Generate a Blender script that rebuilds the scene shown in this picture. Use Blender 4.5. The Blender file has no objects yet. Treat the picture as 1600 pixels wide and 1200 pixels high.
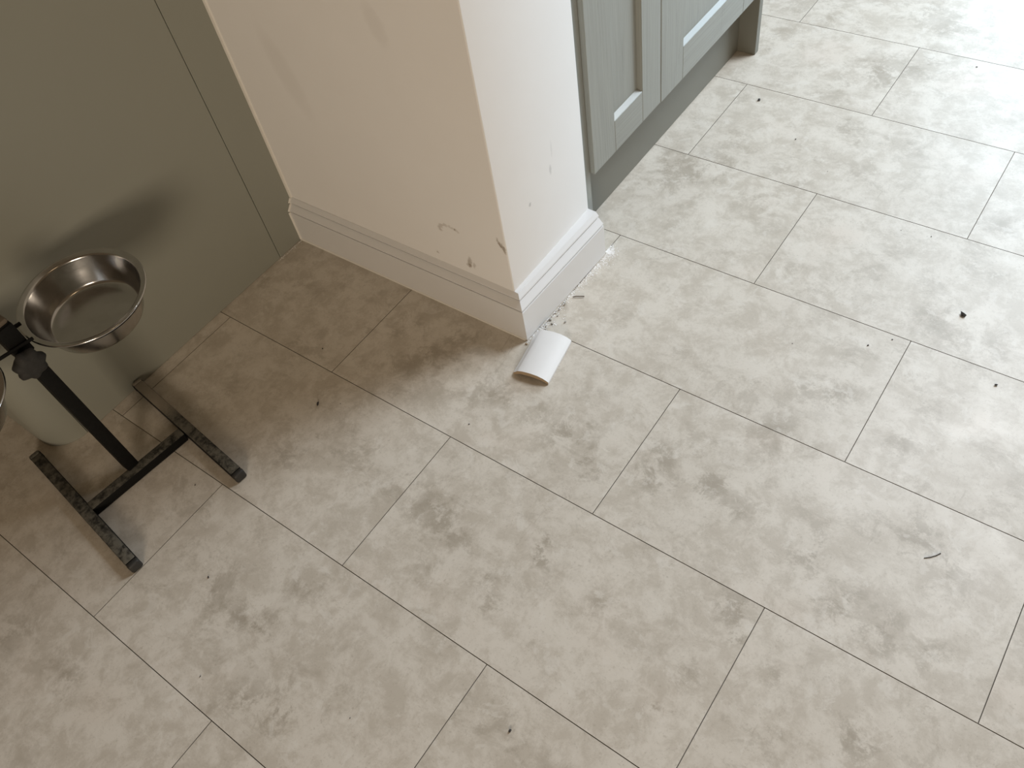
import bpy, bmesh, math, random
from mathutils import Vector, Matrix
random.seed(7)
sc = bpy.context.scene
COL = sc.collection

# ------------------------------------------------------------------ camera
cam_data = bpy.data.cameras.new('camera')
cam = bpy.data.objects.new('camera', cam_data)
COL.objects.link(cam)
sc.camera = cam
cam_data.sensor_width = 36.0
cam_data.lens = 36.0 * 1309.8 / 1600.0
cam_data.clip_start = 0.02
cam.matrix_world = Matrix(((0.8067, -0.3933, 0.4410, 0.0),
                           (0.5751, 0.6939, -0.4333, 0.0),
                           (-0.1356, 0.6032, 0.7860, 1.2725),
                           (0, 0, 0, 1)))

# ------------------------------------------------------------------ world and lights
sc.view_settings.view_transform = 'Standard'
sc.view_settings.look = 'None'
sc.view_settings.gamma = 1.0
sc.view_settings.use_curve_mapping = False
sc.view_settings.exposure = 0.0
world = bpy.data.worlds.new('world')
sc.world = world
world.use_nodes = True
LIGHT_WORLD = ((1.0, 0.69, 0.40), 0.10)
LIGHT_DOOR = ((0.66, 0.84, 1.0), 77)
LIGHT_REAR = ((1.0, 0.83, 0.645), 56)
LIGHT_LAMP = ((1.0, 0.70, 0.40), 1.5)
LIGHT_ROOF = ((0.90, 0.955, 1.0), 87)
world.node_tree.nodes['Background'].inputs['Color'].default_value = (*LIGHT_WORLD[0], 1)
world.node_tree.nodes['Background'].inputs['Strength'].default_value = LIGHT_WORLD[1]

def area(name, loc, target, sx, sy, spec):
    d = bpy.data.lights.new(name, 'AREA')
    d.shape = 'RECTANGLE'
    d.size, d.size_y = sx, sy
    d.color, d.energy = spec
    o = bpy.data.objects.new(name, d)
    COL.objects.link(o)
    o.location = loc
    o.rotation_euler = (Vector(target) - Vector(loc)).to_track_quat('-Z', 'Y').to_euler()
    return o

# daylight of the glazed garden door at the far end of the kitchen
area('daylight_far_door', (0.15, 3.7, 1.10), (0.1, 0.0, 0.6), 1.5, 2.0, LIGHT_DOOR)
# daylight of a rooflight over the far half of the kitchen
area('daylight_rooflight', (0.25, 3.0, 2.75), (0.15, 2.2, 0.0), 0.9, 1.2, LIGHT_ROOF)
# daylight of a window behind the photographer
area('daylight_rear_window', (1.45, -2.25, 1.15), (-1.2, 0.3, 0.4), 0.9, 0.9, LIGHT_REAR)
# kitchen ceiling lamp
area('ceiling_lamp', (0.1, 0.3, 2.4), (0.1, 0.3, 0.0), 0.25, 0.25, LIGHT_LAMP)

# ------------------------------------------------------------------ node helpers
class NT:
    def __init__(self, name):
        self.m = bpy.data.materials.new(name)
        self.m.use_nodes = True
        self.t = self.m.node_tree
        self.b = self.t.nodes['Principled BSDF']
    def n(self, kind, **kw):
        nd = self.t.nodes.new(kind)
        for k, v in kw.items():
            if k in nd.bl_rna.properties.keys():
                setattr(nd, k, v)
            else:
                self.set(nd, k, v)
        return nd
    def set(self, nd, key, v):
        s = nd.inputs[key]
        if hasattr(v, 'is_output') or isinstance(v, bpy.types.NodeSocket):
            self.t.links.new(v, s)
        elif isinstance(v, bpy.types.Node):
            self.t.links.new(v.outputs[0], s)
        else:
            s.default_value = v
    def math(self, op, a, b=0.0, c=None, clamp=False):
        nd = self.t.nodes.new('ShaderNodeMath')
        nd.operation = op
        nd.use_clamp = clamp
        self.set(nd, 0, a); self.set(nd, 1, b)
        if c is not None: self.set(nd, 2, c)
        return nd.outputs[0]
    def vmath(self, op, a, b):
        nd = self.t.nodes.new('ShaderNodeVectorMath')
        nd.operation = op
        self.set(nd, 0, a); self.set(nd, 1, b)
        return nd.outputs[1] if op in ('LENGTH', 'DOT_PRODUCT', 'DISTANCE') else nd.outputs[0]
    def noise(self, vec, scale, detail=4, rough=0.55, dist=0.0):
        nd = self.n('ShaderNodeTexNoise')
        self.set(nd, 'Vector', vec)
        nd.inputs['Scale'].default_value = scale
        nd.inputs['Detail'].default_value = detail
        nd.inputs['Roughness'].default_value = rough
        nd.inputs['Distortion'].default_value = dist
        return nd.outputs['Fac']
    def ramp(self, fac, lo, hi, a=0.0, b=1.0):
        nd = self.n('ShaderNodeMapRange')
        nd.clamp = True
        nd.interpolation_type = 'SMOOTHSTEP'
        self.set(nd, 0, fac)
        for i, v in zip((1, 2, 3, 4), (lo, hi, a, b)):
            nd.inputs[i].default_value = v
        return nd.outputs[0]
    def mix(self, fac, a, b, blend='MIX'):
        nd = self.n('ShaderNodeMix')
        nd.data_type = 'RGBA'
        nd.blend_type = blend
        self.set(nd, 0, fac)
        for i, v in ((6, a), (7, b)):
            if isinstance(v, tuple) and len(v) == 3: v = (*v, 1)
            self.set(nd, i, v)
        return nd.outputs[2]
    def scale(self, vec, s):
        nd = self.n('ShaderNodeMapping')
        self.set(nd, 'Vector', vec)
        nd.inputs['Scale'].default_value = s
        return nd.outputs[0]
    def pos(self):
        return self.n('ShaderNodeNewGeometry').outputs['Position']
    def obj(self):
        return self.n('ShaderNodeTexCoord').outputs['Object']
    def bump(self, h, strength, dist=0.001):
        nd = self.n('ShaderNodeBump')
        nd.inputs['Strength'].default_value = strength
        nd.inputs['Distance'].default_value = dist
        self.set(nd, 'Height', h)
        self.t.links.new(nd.outputs[0], self.b.inputs['Normal'])

def plain(name, col, rough, noise=0.06, scale=30, metal=0.0, spec=0.5, bump=0.0):
    k = NT(name)
    p = k.pos()
    n = k.noise(p, scale, 5)
    dark = tuple(c * (1 - noise) for c in col); lite = tuple(min(1, c * (1 + noise)) for c in col)
    k.set(k.b, 'Base Color', k.mix(n, dark, lite))
    k.b.inputs['Roughness'].default_value = rough
    k.b.inputs['Metallic'].default_value = metal
    k.b.inputs['Specular IOR Level'].default_value = spec
    if bump: k.bump(n, bump)
    return k.m

# ------------------------------------------------------------------ materials
def blot_mask(k, p, spots, warp=0.02, wscale=28, plane=(0, 1)):
    """sum of soft spots (centre a, centre b, radius a, radius b, angle, strength) in world coordinates, edges broken up by noise"""
    wn = k.n('ShaderNodeTexNoise')
    k.set(wn, 'Vector', p)
    wn.inputs['Scale'].default_value = wscale
    wn.inputs['Detail'].default_value = 6
    wn.inputs['Roughness'].default_value = 0.65
    off = k.vmath('SUBTRACT', wn.outputs['Color'], (0.5, 0.5, 0.5))
    off = k.vmath('MULTIPLY', off, (warp * 4,) * 3)
    q = k.vmath('ADD', p, off)
    sep = k.n('ShaderNodeSeparateXYZ'); k.set(sep, 0, q)
    A, B = sep.outputs[plane[0]], sep.outputs[plane[1]]
    total = None
    for (a, b, ra, rb, ang, s) in spots:
        c, sn = math.cos(ang), math.sin(ang)
        da = k.math('SUBTRACT', A, a); db = k.math('SUBTRACT', B, b)
        x = k.math('ADD', k.math('MULTIPLY', da, c / ra), k.math('MULTIPLY', db, sn / ra))
        y = k.math('ADD', k.math('MULTIPLY', da, -sn / rb), k.math('MULTIPLY', db, c / rb))
        r2 = k.math('ADD', k.math('MULTIPLY', x, x), k.math('MULTIPLY', y, y))
        g = k.ramp(r2, 1.3, 0.1, 0.0, s)
        total = g if total is None else k.math('ADD', total, g)
    return total

# darker clouds of the printed stone pattern: (x, y, radius, strength)
FLOOR_SPOTS = [(-0.562, 0.653, 0.057, 0.6), (-0.497, 0.632, 0.043, 0.5), (-0.769, 0.654, 0.035, 0.6), (-0.736, 0.657, 0.03, 0.5), (-0.705, 0.668, 0.027, 0.5), (-0.631, 0.669, 0.033, 0.5), (-0.643, 0.397, 0.053, 0.6), (-0.701, 0.399, 0.049, 0.6), (-0.75, 0.412, 0.044, 0.5), (-0.478, 0.446, 0.022, 1.0), (-0.463, 0.424, 0.018, 0.9), (-0.531, 0.352, 0.027, 0.6), (-0.486, 0.325, 0.027, 0.6), (-0.605, 0.315, 0.039, 0.5), (-0.281, 0.703, 0.04, 0.7), (-0.23, 0.681, 0.044, 0.6), (-0.398, 0.656, 0.036, 0.5), (-0.388, 0.696, 0.034, 0.5), (-0.345, 0.414, 0.029, 0.5), (-0.236, 0.827, 0.042, 0.8), (-0.152, 0.513, 0.03, 0.7), (-0.142, 0.47, 0.021, 0.7), (-0.018, 0.606, 0.058, 0.6), (-0.05, 0.605, 0.039, 0.5), (0.102, 0.609, 0.028, 0.7), (0.104, 0.581, 0.018, 0.9), (-0.1, 0.648, 0.041, 0.5), (0.038, 0.767, 0.041, 0.5), (0.09, 0.743, 0.049, 0.6), (0.067, 0.431, 0.038, 0.7), (-0.181, 0.326, 0.011, 1.0), (-0.165, 0.383, 0.026, 0.5), (0.04, 0.602, 0.042, 0.5), (-0.073, 0.456, 0.028, 0.4), (-0.89, 0.073, 0.041, 0.7), (-0.875, 0.038, 0.034, 0.6), (-0.833, 0.078, 0.034, 0.7), (-0.783, 0.082, 0.033, 0.7), (-0.761, 0.169, 0.04, 0.6), (-1.01, -0.155, 0.034, 0.9), (-1.047, -0.155, 0.029, 0.7), (-0.663, 0.013, 0.05, 0.6), (-0.738, -0.01, 0.046, 0.5), (-1.155, -0.165, 0.042, 0.6), (-0.81, -0.008, 0.027, 0.4), (-1.285, 0.688, 0.039, 0.4), (-1.248, 0.679, 0.035, 0.35), (-1.183, 0.757, 0.052, 0.25), (-1.028, 0.697, 0.048, 0.3), (-0.962, 0.733, 0.047, 0.35), (-0.891, 0.687, 0.052, 0.35), (-0.921, 0.632, 0.044, 0.3), (-0.887, 0.755, 0.046, 0.35), (-0.804, 0.618, 0.042, 0.3), (-1.076, 0.733, 0.033, 0.25), (-0.891, 0.444, 0.047, 0.3), (-0.987, 0.474, 0.057, 0.25), (-1.012, 0.373, 0.055, 0.6), (-0.097, 1.217, 0.06, 0.56), (-0.391, 1.217, 0.045, 0.42), (-0.318, 1.19, 0.044, 0.35), (-0.124, 1.294, 0.042, 0.35), (-0.006, 1.208, 0.052, 0.42), (-0.243, 0.963, 0.032, 0.6), (-0.192, 0.977, 0.038, 0.5), (-0.17, 0.834, 0.029, 0.6), (-0.032, 1.013, 0.03, 0.35), (-0.054, 0.94, 0.035, 0.5), (-0.196, 1.063, 0.033, 0.21), (-0.763, 1.986, 0.079, 0.49), (-0.488, 1.928, 0.092, 0.49), (-0.417, 1.988, 0.072, 0.49), (-0.333, 1.975, 0.069, 0.35), (-0.321, 1.694, 0.053, 0.42), (-0.439, 1.674, 0.064, 0.35), (-0.531, 1.375, 0.054, 0.56), (-0.661, 1.432, 0.054, 0.42), (-0.754, 1.724, 0.052, 0.35), (-0.761, 1.414, 0.056, 0.49), (-0.778, 1.335, 0.055, 0.42), (-0.701, 1.408, 0.051, 0.42), (-0.685, 2.141, 0.116, 0.28), (-0.386, 2.226, 0.098, 0.35), (-0.081, 1.527, 0.038, 0.42), (-0.486, 1.461, 0.043, 0.35)]
def tile_material():
    k = NT('stone_print_vinyl')
    p = k.pos()
    rnd = k.n('ShaderNodeObjectInfo').outputs['Random']
    comb = k.n('ShaderNodeCombineXYZ')
    k.set(comb, 0, k.math('MULTIPLY', rnd, 41.0)); k.set(comb, 1, k.math('MULTIPLY', rnd, 17.0)); k.set(comb, 2, k.math('MULTIPLY', rnd, 5.0))
    q = k.vmath('ADD', p, comb)
    cloud = k.noise(q, 5.0, 6, 0.60, 0.4)
    mott = k.noise(q, 20.0, 12, 0.74, 0.25)
    clump = k.noise(q, 13.0, 12, 0.76, 0.3)
    along = k.noise(k.scale(q, (9.0, 46.0, 1.0)), 1.0, 10, 0.72, 0.5)
    across = k.noise(k.scale(q, (60.0, 9.0, 1.0)), 1.0, 10, 0.72, 0.3)
    speck = k.noise(q, 210.0, 3, 0.7)
    light = (0.635, 0.59, 0.52); mid = (0.50, 0.452, 0.383); dark = (0.33, 0.288, 0.23)
    # hand-placed darker clouds with ragged edges
    wn = k.n('ShaderNodeTexNoise')
    k.set(wn, 'Vector', p)
    wn.inputs['Scale'].default_value = 30; wn.inputs['Detail'].default_value = 9; wn.inputs['Roughness'].default_value = 0.72
    w = k.vmath('ADD', p, k.vmath('MULTIPLY', k.vmath('SUBTRACT', wn.outputs['Color'], (0.5, 0.5, 0.5)), (0.10, 0.07, 0.0)))
    w = k.vmath('MULTIPLY', w, (1.0, 1.0, 0.0))
    spot = None
    for (x, y, r, st) in FLOOR_SPOTS:
        d = k.vmath('DISTANCE', w, (x, y, 0.0))
        gsp = k.math('MULTIPLY_ADD', d, -st / (r * 1.25), st, clamp=True)
        spot = gsp if spot is None else k.math('MAXIMUM', spot, gsp)
    reg = k.math('ADD', k.ramp(cloud, 0.62, 0.38, 0.0, 0.45), k.math('MULTIPLY', spot, 0.9))
    col = k.mix(k.ramp(mott, 0.38, 0.60), mid, light)
    col = k.mix(k.ramp(cloud, 0.35, 0.65, 0.28, 0.0), col, mid)
    c1 = k.math('MULTIPLY', k.ramp(k.math('MULTIPLY_ADD', spot, 0.10, clump), 0.51, 0.60), reg)
    col = k.mix(k.math('MINIMUM', k.math('MULTIPLY', c1, 0.95), 0.72), col, dark)
    c2 = k.math('MULTIPLY', k.ramp(mott, 0.54, 0.42), spot)
    col = k.mix(k.math('MULTIPLY', c2, 0.45), col, dark)
    pick = k.ramp(k.n('ShaderNodeObjectInfo').outputs['Random'], 0.45, 0.55)
    s1 = k.math('MULTIPLY', k.ramp(along, 0.56, 0.64), k.math('ADD', k.ramp(cloud, 0.58, 0.40, 0.15, 0.6), spot))
    col = k.mix(k.math('MULTIPLY', s1, 0.30), col, dark)
    s2 = k.math('MULTIPLY', k.ramp(across, 0.60, 0.67), k.math('ADD', k.ramp(cloud, 0.52, 0.38, 0.0, 0.8), k.math('MULTIPLY', spot, 0.6)))
    col = k.mix(k.math('MULTIPLY', s2, 0.42), col, dark)
    col = k.mix(k.ramp(speck, 0.56, 0.72, 0.0, 0.38), col, dark)
    pale = k.ramp(k.noise(q, 24.0, 10, 0.72, 0.5), 0.56, 0.62, 0.0, 0.40)
    col = k.mix(pale, col, (0.675, 0.64, 0.58))
    rust = k.ramp(k.noise(q, 5.0, 3, 0.5), 0.58, 0.75, 0.0, 0.22)
    col = k.mix(rust, col, (0.56, 0.455, 0.37))
    k.set(k.b, 'Base Color', col)
    k.set(k.b, 'Roughness', k.ramp(cloud, 0.3, 0.7, 0.46, 0.38))
    k.b.inputs['Specular IOR Level'].default_value = 0.45
    k.bump(k.math('ADD', mott, k.math('MULTIPLY', speck, 0.4)), 0.07, 0.0008)
    return k.m

def wall_material():
    k = NT('matt_wall_paint')
    p = k.pos()
    n = k.noise(p, 9, 4)
    roller = k.noise(p, 420, 3)
    col = k.mix(n, (0.765, 0.757, 0.745), (0.80, 0.792, 0.78))
    # dirty scuffs low on the left face (x, z) and little dents on the right face (y, z)
    scuff = blot_mask(k, p, [(-0.9365, 0.2085, 0.0050, 0.0085, 0.3, 0.42), (-0.9320, 0.2180, 0.0055, 0.0070, -0.7, 0.36), (-0.9220, 0.2230, 0.0085, 0.0042, 0.1, 0.34),
                             (-0.9060, 0.2235, 0.0095, 0.0036, -0.2, 0.30), (-0.8930, 0.2190, 0.0080, 0.0036, -0.4, 0.30), (-0.8980, 0.2210, 0.0030, 0.0030, 0, 0.5),
                             (-0.8785, 0.1440, 0.0060, 0.0170, -0.15, 0.55), (-0.8830, 0.1350, 0.0060, 0.0060, 0.0, 0.40), (-0.8680, 0.1400, 0.0040, 0.0085, -0.2, 0.40),
                             (-0.7845, 0.2230, 0.0050, 0.0150, 0.35, 0.75), (-0.7925, 0.2350, 0.0035, 0.0120, 0.35, 0.55), (-0.9620, 0.1350, 0.0035, 0.0035, 0, 0.45),
                             (-1.240, 0.46, 0.030, 0.10, 0.3, 0.08), (-0.96, 0.62, 0.02, 0.04, 0.3, 0.10)], 0.0035, 110, (0, 2))
    front = k.ramp(k.n('ShaderNodeSeparateXYZ', Vector=k.n('ShaderNodeNewGeometry').outputs['Normal']).outputs[1], -0.4, -0.8)
    col = k.mix(k.math('MULTIPLY', scuff, front), col, (0.27, 0.22, 0.165))
    dents = blot_mask(k, p, [(0.980, 0.291, 0.004, 0.012, 0, 0.35), (0.908, 0.263, 0.0035, 0.0045, 0, 0.5), (0.99, 0.33, 0.003, 0.02, 0, 0.15)], 0.002, 90, (1, 2))
    side = k.ramp(k.n('ShaderNodeSeparateXYZ', Vector=k.n('ShaderNodeNewGeometry').outputs['Normal']).outputs[0], 0.4, 0.8)
    col = k.mix(k.math('MULTIPLY', dents, side), col, (0.33, 0.33, 0.33))
    k.set(k.b, 'Base Color', col)
    k.b.inputs['Roughness'].default_value = 0.75
    k.b.inputs['Specular IOR Level'].default_value = 0.3
    k.bump(roller, 0.06, 0.0006)
    return k.m

def grain_material(name, col, rough=0.42, depth=0.5, axis=(220, 220, 5)):
    k = NT(name)
    p = k.pos()
    g = k.noise(k.scale(p, axis), 1.0, 5, 0.6, 0.3)
    big = k.noise(k.scale(p, (22, 22, 2.2)), 1.0, 3, 0.5, 0.9)
    c = k.mix(k.ramp(g, 0.35, 0.65), tuple(v * 0.94 for v in col), tuple(v * 1.05 for v in col))
    pores = k.math('MULTIPLY', k.ramp(k.noise(k.scale(p, (480, 480, 11)), 1.0, 4, 0.6), 0.60, 0.70), k.ramp(big, 0.48, 0.62))
    c = k.mix(k.math('MULTIPLY', pores, 0.55), c, tuple(v * 0.55 for v in col))
    k.set(k.b, 'Base Color', c)
    k.b.inputs['Roughness'].default_value = rough
    k.bump(k.math('SUBTRACT', g, pores), depth, 0.0006)
    return k.m

def iron_material():
    k = NT('worn_black_hammered_paint')
    p = k.pos()
    n = k.noise(p, 110, 6, 0.65)
    big = k.noise(p, 38, 5, 0.6, 0.6)
    nz = k.n('ShaderNodeSeparateXYZ', Vector=k.n('ShaderNodeNewGeometry').outputs['Normal']).outputs[2]
    pz = k.n('ShaderNodeSeparateXYZ', Vector=p).outputs[2]
    low = k.ramp(pz, 0.06, 0.03)
    dust = k.math('MULTIPLY', k.ramp(nz, 0.3, 0.9), low)
    c = k.mix(n, (0.003, 0.003, 0.0028), (0.010, 0.0098, 0.009))
    d = k.math('MULTIPLY', dust, k.ramp(k.math('ADD', k.math('MULTIPLY', n, 0.5), k.math('MULTIPLY', big, 0.5)), 0.38, 0.60, 0.12, 1.0))
    c = k.mix(d, c, (0.125, 0.118, 0.098))
    # worn, paler end of the rear foot
    worn = blot_mask(k, p, [(-1.335, 0.301, 0.085, 0.05, 0, 1.0)], 0.006, 90)
    c = k.mix(k.math('MULTIPLY', worn, k.math('MULTIPLY', dust, 0.85)), c, (0.31, 0.275, 0.225))
    k.set(k.b, 'Base Color', c)
    k.b.inputs['Roughness'].default_value = 0.6
    k.b.inputs['Specular IOR Level'].default_value = 0.14
    k.bump(n, 0.5, 0.0015)
    return k.m

def steel_material():
    k = NT('brushed_stainless_steel')
    o = k.obj()
    s = k.n('ShaderNodeSeparateXYZ', Vector=o)
    r = k.math('SQRT', k.math('ADD', k.math('MULTIPLY', s.outputs[0], s.outputs[0]), k.math('MULTIPLY', s.outputs[1], s.outputs[1])))
    cv = k.n('ShaderNodeCombineXYZ'); k.set(cv, 0, r); k.set(cv, 1, s.outputs[2])
    rings = k.noise(k.scale(cv.outputs[0], (700, 500, 1)), 1.0, 3, 0.6)
    smear = k.noise(o, 30, 4, 0.55)
    k.set(k.b, 'Base Color', k.mix(k.ramp(smear, 0.35, 0.65), (0.50, 0.50, 0.495), (0.56, 0.56, 0.56)))
    k.b.inputs['Metallic'].default_value = 1.0
    k.set(k.b, 'Roughness', k.ramp(k.math('ADD', k.math('MULTIPLY', rings, 0.5), k.math('MULTIPLY', smear, 0.5)), 0.3, 0.7, 0.15, 0.22))
    k.bump(rings, 0.03, 0.0003)
    return k.m

M = {
 'tile': tile_material(),
 'underlay': plain('dark_joint', (0.22, 0.195, 0.16), 0.9),
 'wall': wall_material(),
 'gloss': plain('white_gloss_woodwork', (0.70, 0.70, 0.70), 0.27, 0.02, 14),
 'sealant': plain('white_decorators_sealant', (0.72, 0.70, 0.65), 0.5, 0.05, 60),
 'sage_flat': plain('sage_lacquered_panel', (0.27, 0.275, 0.235), 0.42, 0.02, 8),
 'sage_grain': grain_material('sage_painted_ash', (0.28, 0.288, 0.262)),
 'sage_rail': grain_material('sage_painted_ash_rail', (0.28, 0.288, 0.262), axis=(220, 5, 220)),
 'sage_bevel': plain('sage_painted_bevel', (0.29, 0.298, 0.275), 0.27, 0.02, 30),
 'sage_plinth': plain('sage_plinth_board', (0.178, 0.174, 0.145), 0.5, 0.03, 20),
 'void': plain('dark_cabinet_void', (0.05, 0.05, 0.04), 0.9),
 'iron': iron_material(),
 'rubber': plain('black_rubber', (0.022, 0.021, 0.019), 0.6, 0.3, 80, bump=0.3),
 'knob': plain('dull_black_plastic', (0.030, 0.029, 0.027), 0.7, 0.35, 120, spec=0.25, bump=0.4),
 'cap': plain('brown_plastic_cap', (0.11, 0.085, 0.058), 0.6, 0.1, 60),
 'steel': steel_material(),
 'mdf_white': plain('white_primed_moulding', (0.76, 0.755, 0.75), 0.6, 0.03, 25),
 'mdf_raw': plain('raw_fibreboard_edge', (0.36, 0.27, 0.175), 0.85, 0.15, 160),
 'dust': plain('plaster_dust', (0.92, 0.91, 0.90), 0.95, 0.06, 200),
 'crumb': plain('dark_grit', (0.035, 0.032, 0.030), 0.8, 0.3, 300),
 'splinter': plain('brown_splinter', (0.10, 0.075, 0.05), 0.8, 0.2, 300),
 'chip': plain('grey_plaster_chip', (0.33, 0.31, 0.28), 0.9, 0.2, 300),
 'white_chip': plain('white_paint_flake', (0.80, 0.78, 0.74), 0.8, 0.05, 300),
}

# ------------------------------------------------------------------ mesh helpers
def base_of(o):
    v = Vector((0, 0, 0))
    while o:
        v += o.location
        o = o.parent
    return v

def obj(name, bm, mat, parent=None, smooth=False, angle=35):
    """link a bmesh written in world coordinates as one object under parent"""
    off = base_of(parent)
    if off.length: bmesh.ops.translate(bm, vec=-off, verts=bm.verts)
    bmesh.ops.recalc_face_normals(bm, faces=bm.faces)
    me = bpy.data.meshes.new(name)
    bm.to_mesh(me); bm.free()
    for mt in (mat if isinstance(mat, (list, tuple)) else [mat]): me.materials.append(mt)
    if smooth:
        me.polygons.foreach_set('use_smooth', [True] * len(me.polygons))
        me.set_sharp_from_angle(angle=math.radians(angle))
    o = bpy.data.objects.new(name, me)
    COL.objects.link(o)
    o.parent = parent
    return o

def thing(name, label, cat, loc=(0, 0, 0), group=None):
    o = bpy.data.objects.new(name, None)
    o.empty_display_size = 0.05
    COL.objects.link(o)
    o.location = loc
    return tag(o, label, cat, group)

def tag(o, label, cat, group=None):
    o['label'] = label; o['category'] = cat
    if group: o['group'] = group
    return o

def struct(o, label=None):
    o['kind'] = 'structure'
    if label: o['label'] = label
    return o

def box(x0, x1, y0, y1, z0, z1, bev=0.0, seg=2, bm=None, rot=None):
    b = bmesh.new()
    bmesh.ops.create_cube(b, size=1.0)
    for v in b.verts:
        v.co = Vector(((x0 + x1) / 2 + v.co.x * (x1 - x0), (y0 + y1) / 2 + v.co.y * (y1 - y0), (z0 + z1) / 2 + v.co.z * (z1 - z0)))
    if bev: bmesh.ops.bevel(b, geom=list(b.edges), offset=bev, segments=seg, profile=0.5, affect='EDGES')
    if rot is not None: bmesh.ops.transform(b, matrix=rot, verts=b.verts)
    if bm is None: return b
    merge(bm, b)
    return bm

def merge(bm, b):
    me = bpy.data.meshes.new('tmp'); b.to_mesh(me); b.free()
    bm.from_mesh(me); bpy.data.meshes.remove(me)

def loft(sections, caps=True):
    """skin through equal-length closed sections"""
    bm = bmesh.new()
    rows = [[bm.verts.new(p) for p in s] for s in sections]
    n = len(rows[0])
    for a, b in zip(rows, rows[1:]):
        for i in range(n):
            bm.faces.new((a[i], a[(i + 1) % n], b[(i + 1) % n], b[i]))
    if caps:
        bm.faces.new(rows[0]); bm.faces.new(list(reversed(rows[-1])))
    return bm

def lathe(profile, seg=64):
    bm = bmesh.new()
    rows = []
    for r, z in profile:
        if r < 1e-6: rows.append([bm.verts.new((0, 0, z))])
        else: rows.append([bm.verts.new((r * math.cos(2 * math.pi * i / seg), r * math.sin(2 * math.pi * i / seg), z)) for i in range(seg)])
    for a, b in zip(rows, rows[1:]):
        for i in range(seg):
            j = (i + 1) % seg
            if len(a) == 1 and len(b) == 1: continue
            if len(a) == 1: bm.faces.new((a[0], b[j], b[i]))
            elif len(b) == 1: bm.faces.new((a[i], a[j], b[0]))
            else: bm.faces.new((a[i], a[j], b[j], b[i]))
    return bm

def tube(pts, r, seg=10):
    secs = []
    pts = [Vector(p) for p in pts]
    for i, p in enumerate(pts):
        d = (pts[min(i + 1, len(pts) - 1)] - pts[max(i - 1, 0)]).normalized()
        up = Vector((0, 0, 1)) if abs(d.z) < 0.9 else Vector((1, 0, 0))
        a = d.cross(up).normalized(); b = a.cross(d)
        secs.append([p + a * r * math.cos(2 * math.pi * k / seg) + b * r * math.sin(2 * math.pi * k / seg) for k in range(seg)])
    return loft(secs)

# ------------------------------------------------------------------ floor: vinyl tiles laid in half bond
floor = obj('floor', box(-2.6, 2.2, -1.6, 4.2, -0.06, -0.0022), M['underlay'])
struct(floor, 'floor of beige stone-look vinyl tiles laid in half bond')
TL, TW, V0, U0 = 0.6234, 0.3050, 0.2381, -0.1197
g, ch = 0.00055, 0.0003
hx, hy = TL / 2 - g, TW / 2 - g
tb = loft([[(-hx, -hy, -0.0022), (hx, -hy, -0.0022), (hx, hy, -0.0022), (-hx, hy, -0.0022)],
           [(-hx, -hy, -ch), (hx, -hy, -ch), (hx, hy, -ch), (-hx, hy, -ch)],
           [(-hx + ch * .6, -hy + ch * .6, 0), (hx - ch * .6, -hy + ch * .6, 0), (hx - ch * .6, hy - ch * .6, 0), (-hx + ch * .6, hy - ch * .6, 0)]])
first = None
for row in range(-4, 10):
    off = 0.0 if row % 2 == 0 else 0.5
    for n in range(-4, 4):
        cx = U0 + (n + 0.5 - off) * TL
        cy = V0 + (row + 0.5) * TW
        if not (-2.3 < cx < 1.6): continue
        if first is None:
            first = obj('tile', tb, [M['tile'], M['underlay']], floor)
            for pl in first.data.polygons: pl.material_index = 0 if pl.normal.z > 0.9 else 1
            t = first
        else:
            t = first.copy(); COL.objects.link(t)
        t.location = (cx, cy, 0)

# ------------------------------------------------------------------ white pillar wall with moulded skirting
XL, YA, XB, YE = -1.398, 0.8235, -0.7765, 1.0895
wall = box(-2.6, XB, YA, YE, 0.0, 2.75)
ed = [e for e in wall.edges if abs(e.verts[0].co.x - XB) < 1e-5 and abs(e.verts[1].co.x - XB) < 1e-5 and abs(e.verts[0].co.z - e.verts[1].co.z) > 1]
bmesh.ops.bevel(wall, geom=ed, offset=0.0025, segments=3, profile=0.5, affect='EDGES')
w = struct(obj('wall_centre', wall, M['wall'], smooth=True), 'off-white painted pillar end of the wall with dirty scuffs')

# (thickness as a fraction of the board, height)
def profile(T):
    return [(0.0, 0.0), (T - 0.0012, 0.0), (T, 0.0015), (T, 0.0800), (T - 0.0008, 0.0815), (T - 0.0045, 0.0820), (T - 0.0047, 0.0845),
            (T - 0.0008, 0.0850), (T - 0.0010, 0.0870), (T - 0.0118, 0.0985), (T - 0.0140, 0.0988), (T - 0.0140, 0.1020),
            (T - 0.0105, 0.1028), (T - 0.0110, 0.1050), (T - 0.0175, 0.1122), (0.0, 0.1130)]
TA0, TA, TB, TB1 = 0.0200, 0.0178, 0.0268, 0.0360
pa0, pa, pb, pb1 = profile(TA0), profile(TA), profile(TB), profile(TB1)
secA = [[(XL, YA - t, z) for t, z in pa0], [(XB + tb_, YA - ta, z) for (ta, z), (tb_, _) in zip(pa, pb)]]
sk = struct(obj('baseboard_left', loft(secA), M['gloss']), 'moulded white skirting along the shaded face of the pillar')
secB = [[(XB + tb_, YA - ta, z) for (ta, z), (tb_, _) in zip(pa, pb)], [(XB + t, YE - 0.0015, z) for t, z in pb1]]
skb = struct(obj('baseboard_right', loft(secB), M['gloss']), 'moulded white skirting along the bright face of the pillar, coming away')
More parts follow.
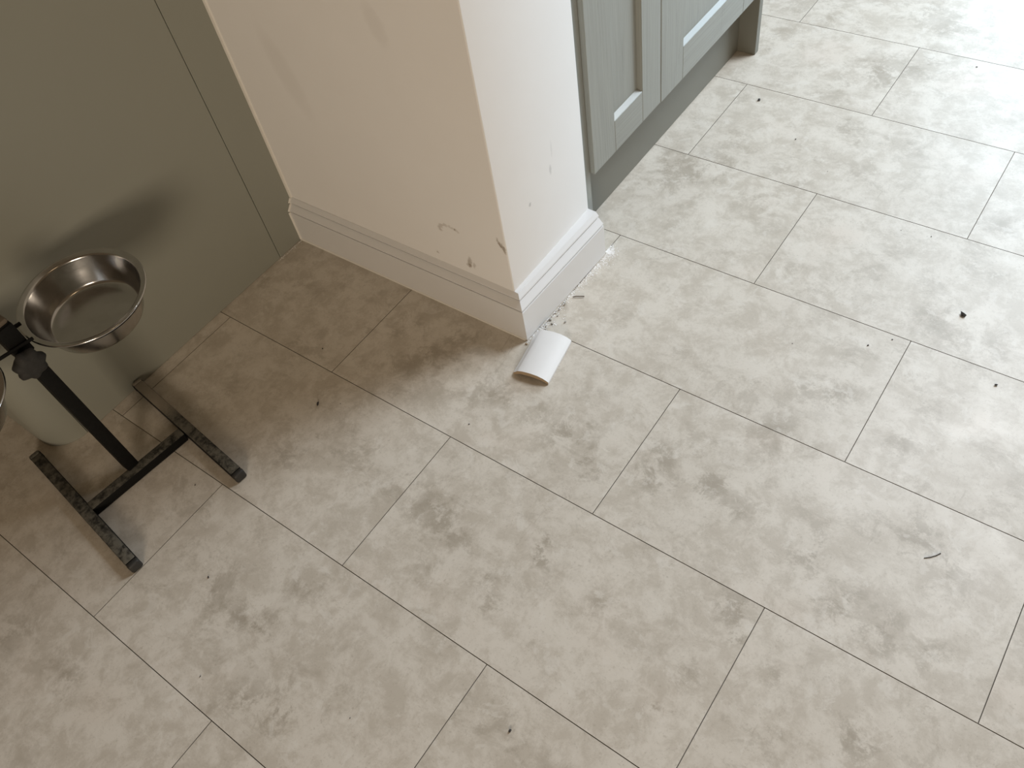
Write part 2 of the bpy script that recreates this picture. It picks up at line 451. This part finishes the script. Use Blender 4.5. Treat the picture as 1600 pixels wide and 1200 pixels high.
# thin bead of sealant at the foot of the shaded skirting
obj('sealant_bead', loft([[(XL, YA - TA0 + 0.001, 0.0), (XL, YA - TA0 - 0.0028, 0.0), (XL, YA - TA0 - 0.0006, 0.0035), (XL, YA - TA0 + 0.001, 0.0035)],
                          [(XB + TB - 0.004, YA - TA + 0.001, 0.0), (XB + TB - 0.004, YA - TA - 0.0020, 0.0), (XB + TB - 0.004, YA - TA - 0.0006, 0.0025), (XB + TB - 0.004, YA - TA + 0.001, 0.0025)]]),
    M['sealant'], sk)
# sealant in the corner between the green panel and the wall
sb = bmesh.new()
merge(sb, loft([[(XL - 0.001, YA + .001, z), (XL + 0.0065, YA + .001, z), (XL + 0.004, YA - 0.003, z), (XL - 0.001, YA - 0.0045, z)] for z in (0.113, 2.1)]))
prof = [(t, z) for t, z in pa0[1:-1]]
sec = []
for t, z in prof: sec.append([(XL - 0.0005, YA - t - 0.0035, z), (XL + 0.0030, YA - t - 0.001, z), (XL + 0.0030, YA - t + 0.002, z), (XL - 0.0005, YA - t + 0.002, z)])
merge(sb, loft(sec))
struct(obj('trim_1', sb, M['sealant']), 'bead of pale sealant where the green panel meets the pillar')

# ------------------------------------------------------------------ sage tall unit on the left with a rounded corner
tall = thing('tall_cabinet', 'tall sage green cabinet end with a rounded corner, behind the dog bowl stand', 'cabinet', (-1.70, 0.45, 0))
R, YF, HT = 0.066, 0.1070, 2.10
obj('side_panel', box(XL - 0.018, XL, 0.1744, 0.7325, 0.0005, HT, 0.0008, 1), M['sage_flat'], tall)
obj('filler_panel', box(XL - 0.018, XL - 0.0006, 0.7342, YA - 0.0005, 0.0005, HT, 0.0006, 1), M['sage_flat'], tall)
cx, cy = XL - R, YF + R
outer = [(cx + R * math.cos(a), cy + R * math.sin(a)) for a in [math.radians(-d) for d in range(0, 91, 5)]] + [(-2.30, YF)]
inner = [(cx + (R - .016) * math.cos(a), cy + (R - .016) * math.sin(a)) for a in [math.radians(-d) for d in range(0, 91, 5)]] + [(-2.30, YF + .016)]
ring = outer + inner[::-1]
obj('corner_panel', loft([[(x, y, z) for x, y in ring] for z in (0.0005, HT)]), M['sage_flat'], tall, smooth=True)
obj('carcass', box(-2.29, XL - 0.0195, YF + 0.0675, YA - 0.001, 0.002, HT - 0.002), M['void'], tall)

# ------------------------------------------------------------------ sage base units on the right
XD = -0.790
def shaker_door(parent, y0, y1, sl, sr, z0, z1, rb):
    """framed door facing +x: left stile width sl, right stile width sr, bottom rail height rb"""
    d = obj('door', box(XD - 0.020, XD - 0.0105, y0 + 0.01, y1 - 0.01, z0 + 0.01, z1 - 0.01), M['sage_grain'], parent)
    def piece(name, ya, yb, za, zb):
        b = box(XD - 0.020, XD, ya, yb, za, zb, 0.0007, 1)
        return obj(name, b, M['sage_grain'], d)
    piece('stile', y0, y0 + sl, z0, z1)
    piece('stile', y1 - sr, y1, z0, z1)
    gap = 0.0007
    for za, zb, top in ((z0, rb, True), (z1 - 0.075, z1, False)):
        ya, yb = y0 + sl + gap, y1 - sr - gap
        b = box(XD - 0.020, XD, ya, yb, za, zb, 0.0007, 1)
        obj('rail', b, M['sage_rail'], d)
    # sloped inner moulding round the sunk panel: left, right, bottom
    zt = z1 - 0.075
    m = 0.0045
    def bead(a, b_, inward):
        a, b_, inward = Vector(a), Vector(b_), Vector(inward)
        s = []
        for p in (a, b_):
            s.append([p + Vector((-0.0125, 0, 0)), p + Vector((-0.0015, 0, 0)), p + Vector((-0.0035, 0, 0)) + inward * 0.0018, p + Vector((-0.0125, 0, 0)) + inward * m])
        return loft(s)
    obj('moulding', loft([[(XD - 0.0105, y, rb - 0.001), (XD - 0.0006, y, rb - 0.001), (XD - 0.0006, y, rb + 0.0002), (XD - 0.0105, y, rb + 0.0066)] for y in (y0 + sl + 0.0003, y1 - sr - 0.0003)]), M['sage_bevel'], d)
    obj('moulding', bead((XD, y0 + sl, rb), (XD, y0 + sl, zt), (0, 1, 0)), M['sage_grain'], d)
    obj('moulding', bead((XD, y1 - sr, rb), (XD, y1 - sr, zt), (0, -1, 0)), M['sage_grain'], d)
    return d

narrow = thing('base_cabinet', 'narrow sage green base cabinet with one framed door next to the white pillar', 'cabinet', (-1.05, 1.265, 0), 'sage base cabinets')
shaker_door(narrow, 1.1410, 1.4110, 0.0830, 0.0755, 0.1570, 0.860, 0.2310)
obj('filler_strip', box(-0.822, -0.800, YE + 0.0005, 1.1390, 0.0005, 0.865, 0.001, 1), M['sage_grain'], narrow)
obj('carcass', box(-1.35, -0.8115, 1.1405, 1.4115, 0.152, 0.865), M['void'], narrow)
wide = thing('base_cabinet', 'wide sage green base cabinet with a framed door and an end panel', 'cabinet', (-1.05, 1.65, 0), 'sage base cabinets')
shaker_door(wide, 1.4140, 1.8830, 0.0960, 0.0760, 0.1550, 0.860, 0.2340)
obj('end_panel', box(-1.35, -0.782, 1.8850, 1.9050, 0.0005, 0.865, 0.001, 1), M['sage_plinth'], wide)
obj('carcass', box(-1.35, -0.8115, 1.4120, 1.8840, 0.152, 0.865), M['void'], wide)
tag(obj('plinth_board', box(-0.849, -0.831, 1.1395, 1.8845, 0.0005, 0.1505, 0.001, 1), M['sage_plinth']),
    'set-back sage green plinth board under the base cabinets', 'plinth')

# ------------------------------------------------------------------ raised dog bowl stand
ANG = math.radians(-6.4)
BX, BY = -1.2300, 0.1710
def rot_at(x, y, a=ANG): return Matrix.Translation((x, y, 0)) @ Matrix.Rotation(a, 4, 'Z')
stand = thing('bowl_stand', 'black metal raised dog bowl stand with an H-shaped foot, against the green cabinet', 'bowl stand', (BX, BY, 0))
FH, FW = 0.0225, 0.0215
for x, y, FL in ((-1.2445, 0.0568, 0.384), (-1.2092, 0.2863, 0.371)):
    ft = obj('foot', box(-FL / 2 + 0.012, FL / 2 - 0.012, -FW / 2, FW / 2, 0.0006, FH, 0.0022, 2, rot=rot_at(x, y)), M['iron'], stand, smooth=True)
    for s in (-1, 1):
        a, b = sorted((s * (FL / 2 - 0.0125), s * FL / 2))
        obj('end_cap', box(a, b, -FW / 2 - 0.0005, FW / 2 + 0.0005, 0.0003, FH + 0.0005, 0.0045, 3, rot=rot_at(x, y)), M['rubber'] if s > 0 else M['iron'], ft, smooth=True)
# crossbar between the feet
obj('crossbar', box(-0.0115, 0.0115, -0.1050, 0.1050, 0.0012, 0.0220, 0.002, 2, rot=rot_at(-1.2150, 0.1690)), M['iron'], stand, smooth=True)
# upright, leaning a touch towards the left bowl
def prism_up(x0, x1, y0, y1, z0, z1, lean, bev):
    b = box(x0, x1, y0, y1, z0, z1, bev, 2)
    for v in b.verts: v.co.y += lean * (v.co.z - 0.022)
    return b
obj('post', prism_up(-1.2420, -1.2190, 0.1563, 0.1800, 0.0222, 0.4300, -0.008, 0.0022), M['iron'], stand, smooth=True)
obj('clamp_sleeve', prism_up(-1.2455, -1.2155, 0.1535, 0.1830, 0.366, 0.428, -0.008, 0.002), M['iron'], stand, smooth=True)
obj('post_cap', prism_up(-1.2440, -1.2170, 0.1545, 0.1820, 0.4302, 0.4400, -0.008, 0.0040), M['cap'], stand, smooth=True)
# star knob on the front of the clamp
kb = bmesh.new()
KS, KL = 56, 7
prof_k = [(0.0, 0.55), (0.010, 0.80), (0.018, 1.0), (0.025, 1.0), (0.030, 0.86), (0.033, 0.55), (0.034, 0.0)]
rows = []
for h, rr in prof_k:
    ringv = []
    for i in range(KS):
        a = 2 * math.pi * i / KS
        rad = 0.0245 * (rr * (1 + 0.10 * math.cos(KL * a) * min(1, rr)))
        ringv.append((-1.2150 + h, 0.1555 + rad * math.cos(a), 0.3660 + rad * math.sin(a)))
    rows.append(ringv)
obj('star_knob', loft(rows[:-1]), M['knob'], stand, smooth=True, angle=60)
# bowl data: centre of the rim
BR = (-1.2278, 0.2892, 0.3800); BL = (-1.2440, 0.0215, 0.3790)
# the two cross rods and the wire rings that carry the bowls
obj('rod', tube([(-1.2125, 0.1300, 0.3945), (-1.2120, 0.1870, 0.3860)], 0.0030), M['iron'], stand, smooth=True)
obj('rod', tube([(-1.2480, 0.1300, 0.4030), (-1.2480, 0.1935, 0.3950)], 0.0034), M['iron'], stand, smooth=True)

BOWL = [(0.0, -0.0525), (0.060, -0.0525), (0.0715, -0.0523), (0.0752, -0.0510), (0.0768, -0.0470), (0.0930, -0.0085), (0.0936, -0.0060), (0.0942, -0.0042), (0.0954, -0.0031), (0.0970, -0.0022),
        (0.1022, -0.0004), (0.1036, 0.0003), (0.1049, 0.0000), (0.1057, -0.0012), (0.1056, -0.0026), (0.1046, -0.0037), (0.1030, -0.0038), (0.0975, -0.0045), (0.0957, -0.0062), (0.0946, -0.0095),
        (0.0800, -0.0510), (0.0780, -0.0550), (0.0735, -0.0572), (0.060, -0.0575), (0.0, -0.0575)]
def bowl(loc, tilt, label):
    o = obj('dog_bowl', lathe(BOWL, 96), M['steel'], None, smooth=True, angle=50)
    o.location = loc
    o.rotation_euler = tilt
    return tag(o, label, 'bowl', 'steel dog bowls on the stand')
bowl(BR, (0.008, 0.0754, 0), 'round stainless steel dog bowl to the right of the black post, wholly in view')
bowl(BL, (-0.02, 0.06, 0), 'stainless steel dog bowl left of the black post, cut off by the picture edge')
for (x, y, z), ty in ((BR, 0.0754), (BL, 0.06)):
    pts = []
    for i in range(49):
        a = 2 * math.pi * i / 48
        px, py = 0.0982 * math.cos(a), 0.0982 * math.sin(a)
        pts.append((x + px, y + py, z - 0.0076 - px * ty))
    obj('bowl_ring', tube(pts, 0.0024, 8), M['iron'], stand, smooth=True)

# ------------------------------------------------------------------ offcut of moulding in front of the corner
off = thing('moulding_offcut', 'short white offcut of domed moulding lying by the pillar corner', 'offcut', (-0.697, 0.783, 0))
fr = Matrix.Translation((-0.6968, 0.7835, 0)) @ Matrix.Rotation(math.radians(9.5), 4, 'Z')
WO, LO = 0.0745, 0.1110
top = [(-0.5, 0.0065), (-0.495, 0.0078), (-0.43, 0.0105), (-0.385, 0.0140), (-0.36, 0.0150), (-0.22, 0.0180), (0.0, 0.0190), (0.20, 0.0178), (0.36, 0.0140), (0.47, 0.0090), (0.5, 0.0065)]
def osec(y, lift=0.0, bot=False, scale=1.0):
    s = [(a * WO * scale, y, z + lift) for a, z in top]
    s += [(0.495 * WO, y, 0.0008 + lift), (0.30 * WO, y, 0.0070 + lift), (0.0, y, 0.0095 + lift), (-0.30 * WO, y, 0.0080 + lift), (-0.495 * WO, y, 0.0008 + lift)]
    return [tuple(fr @ Vector(p)) for p in s]
ob = loft([osec(-LO / 2), osec(LO / 2)])
ob.faces.ensure_lookup_table()
nt = len(top)
body = obj('body', ob, [M['mdf_white'], M['mdf_raw']], off, smooth=True, angle=38)
for pl in body.data.polygons:
    c = pl.center
    if len(pl.vertices) > 4: pl.material_index = 1
    elif pl.normal.z < -0.3: pl.material_index = 1

# ------------------------------------------------------------------ debris on the floor
def lump(name, label, cat, x, y, r, mat, group=None, sq=(1, 1, 0.6), seed=0):
    rs = random.Random(seed)
    b = bmesh.new()
    bmesh.ops.create_icosphere(b, subdivisions=1, radius=r)
    for v in b.verts:
        v.co = Vector((v.co.x * sq[0], v.co.y * sq[1], v.co.z * sq[2])) * rs.uniform(0.7, 1.25)
    zmin = min(v.co.z for v in b.verts)
    bmesh.ops.transform(b, matrix=Matrix.Translation((x, y, 0.0001 - zmin)) @ Matrix.Rotation(rs.uniform(0, 3), 4, 'Z'), verts=b.verts)
    o = obj(name, b, mat)
    return tag(o, label, cat, group)

def skirt_x(y):
    """front of the bright skirting at floor level"""
    return XB + TB + (TB1 - TB) * (y - (YA - TA)) / (YE - YA + TA)
for i, (x, y) in enumerate([(-0.7407, 0.8937), (-0.7397, 0.9057), (-0.7370, 0.9232), (-0.7333, 0.8898), (-0.7100, 0.8828), (-0.7405, 0.8729), (-0.7380, 0.8540), (-0.7311, 0.8660)]):
    lump('plaster_chip', 'tiny grey chip of plaster among the dust between the offcut and the splinter', 'plaster chip', x, y, 0.0016 + 0.0008 * (i % 3), M['chip'],
         'plaster chips by the bright skirting', (1.2, 0.9, 0.7), 20 + i)
for i, (x, y) in enumerate([(-0.2388, 1.4258), (-0.1814, 1.4339), (-0.5486, 1.6105), (-0.4408, 1.5357), (-0.1495, 1.1398), (-0.1817, 1.1061), (-0.3015, 1.0451), (-0.812, -0.0305),
                            (-0.9329, 0.0946), (-0.5598, 0.0581), (-0.7296, 0.5834), (-1.1152, 0.5795), (-0.9829, 0.4928), (-1.1005, 0.2083), (-0.2863, 2.0384)]):
    lump('speck', 'tiny dark speck of dirt, barely a dot, on the floor tiles', 'speck', x, y, 0.0009 + 0.0004 * (i % 3), M['crumb'], 'tiny dark specks on the floor', (1.3, 0.8, 0.6), 50 + i)
lump('crumb', 'dark crumb on the lowest tiles, near the bottom edge of the picture', 'crumb', -0.3442, 0.1780, 0.0028, M['crumb'], None, (1.4, 0.8, 0.6), 7)
lump('brown_chip', 'reddish brown chip at the foot of the pillar corner', 'chip', -0.7465, 0.7975, 0.0024, M['mdf_raw'], None, (1.2, 1, 0.6), 8)

def dust(name, label, spots, mat, seed):
    """loose scatter of flakes: spots = (x, y, size)"""
    rs = random.Random(seed)
    verts, faces = [], []
    for x, y, r in spots:
        n = len(verts); a0 = rs.uniform(0, 6.28)
        for k in range(4):
            rr = r * rs.uniform(0.6, 1.3)
            verts.append((x + rr * math.cos(a0 + k * 1.571), y + rr * math.sin(a0 + k * 1.571), 0.0002))
        verts.append((x + r * rs.uniform(-.3, .3), y + r * rs.uniform(-.3, .3), 0.0002 + r * rs.uniform(0.35, 0.8)))
        for k in range(4): faces.append((n + k, n + (k + 1) % 4, n + 4))
    me = bpy.data.meshes.new(name)
    me.from_pydata(verts, [], faces)
    me.materials.append(mat)
    o = bpy.data.objects.new(name, me); COL.objects.link(o)
    o['kind'] = 'stuff'
    return tag(o, label, 'dust')
rs = random.Random(11)
sp = []
for i in range(2600):
    y = 0.800 + 0.300 * rs.random()
    dens = 0.32 + 0.60 * max(0, (y - 0.97) / 0.12) + 0.45 * max(0, 1 - abs(y - 0.835) / 0.05)
    if rs.random() > dens: continue
    d = abs(rs.gauss(0, 0.0045 if 0.87 < y < 0.98 else 0.0085))
    sp.append((skirt_x(y) + 0.0008 + d, y, rs.uniform(0.0004, 0.0014)))
for i in range(420):                      # heap beyond the end of the skirting
    sp.append((-0.7405 + abs(rs.gauss(0, 0.009)) - 0.004, 1.0925 + abs(rs.gauss(0, 0.010)), rs.uniform(0.0004, 0.0015)))
for i in range(16):
    sp.append((-0.735 + rs.uniform(-0.004, 0.02), rs.uniform(0.83, 0.93), rs.uniform(0.0012, 0.0019)))
dust('plaster_dust', 'white plaster dust along the foot of the bright skirting', sp, M['dust'], 12)
sp = [(XL + 0.001 + abs(rs.gauss(0, 0.0035)), rs.uniform(0.725, 0.800), rs.uniform(0.0004, 0.0011)) for i in range(120)]
dust('plaster_dust', 'thin pale plaster dust in the corner at the foot of the green panel', sp, M['dust'], 13)
lump('grit_lump', 'three-cornered black lump of grit alone on the pale tiles at right', 'grit', -0.0621, 1.2560, 0.0055, M['crumb'], None, (1.2, 0.9, 0.7), 3)
lump('crumb', 'small black crumb near the right edge of the picture', 'crumb', 0.0372, 1.1240, 0.0026, M['crumb'], None, (1.3, 0.8, 0.7), 4)
lump('crumb', 'small black crumb on the tile beyond the plinth, nearest the cabinets', 'crumb', -0.6879, 1.7134, 0.0035, M['crumb'], None, (1, 1, 0.7), 5)
lump('crumb', 'dark elongated crumb in the shade midway between the stand and the pillar', 'crumb', -1.0221, 0.4685, 0.0035, M['crumb'], None, (1.8, 0.6, 0.6), 6)
tag(obj('splinter', tube([(-0.7330, 0.9480, 0.0022), (-0.7280, 0.9520, 0.0030), (-0.7130, 0.9600, 0.0028)], 0.0011, 6), M['splinter']),
    'thin brown wood splinter lying beside the bright skirting', 'splinter')
tag(obj('bent_bristle', tube([(0.0485, 0.7438, 0.0008), (0.0560, 0.7500, 0.0014), (0.0620, 0.7570, 0.0012), (0.0665, 0.7645, 0.0008)], 0.0007, 6), M['crumb']),
    'fine dark bristle lying alone on the lower right tiles', 'bristle')
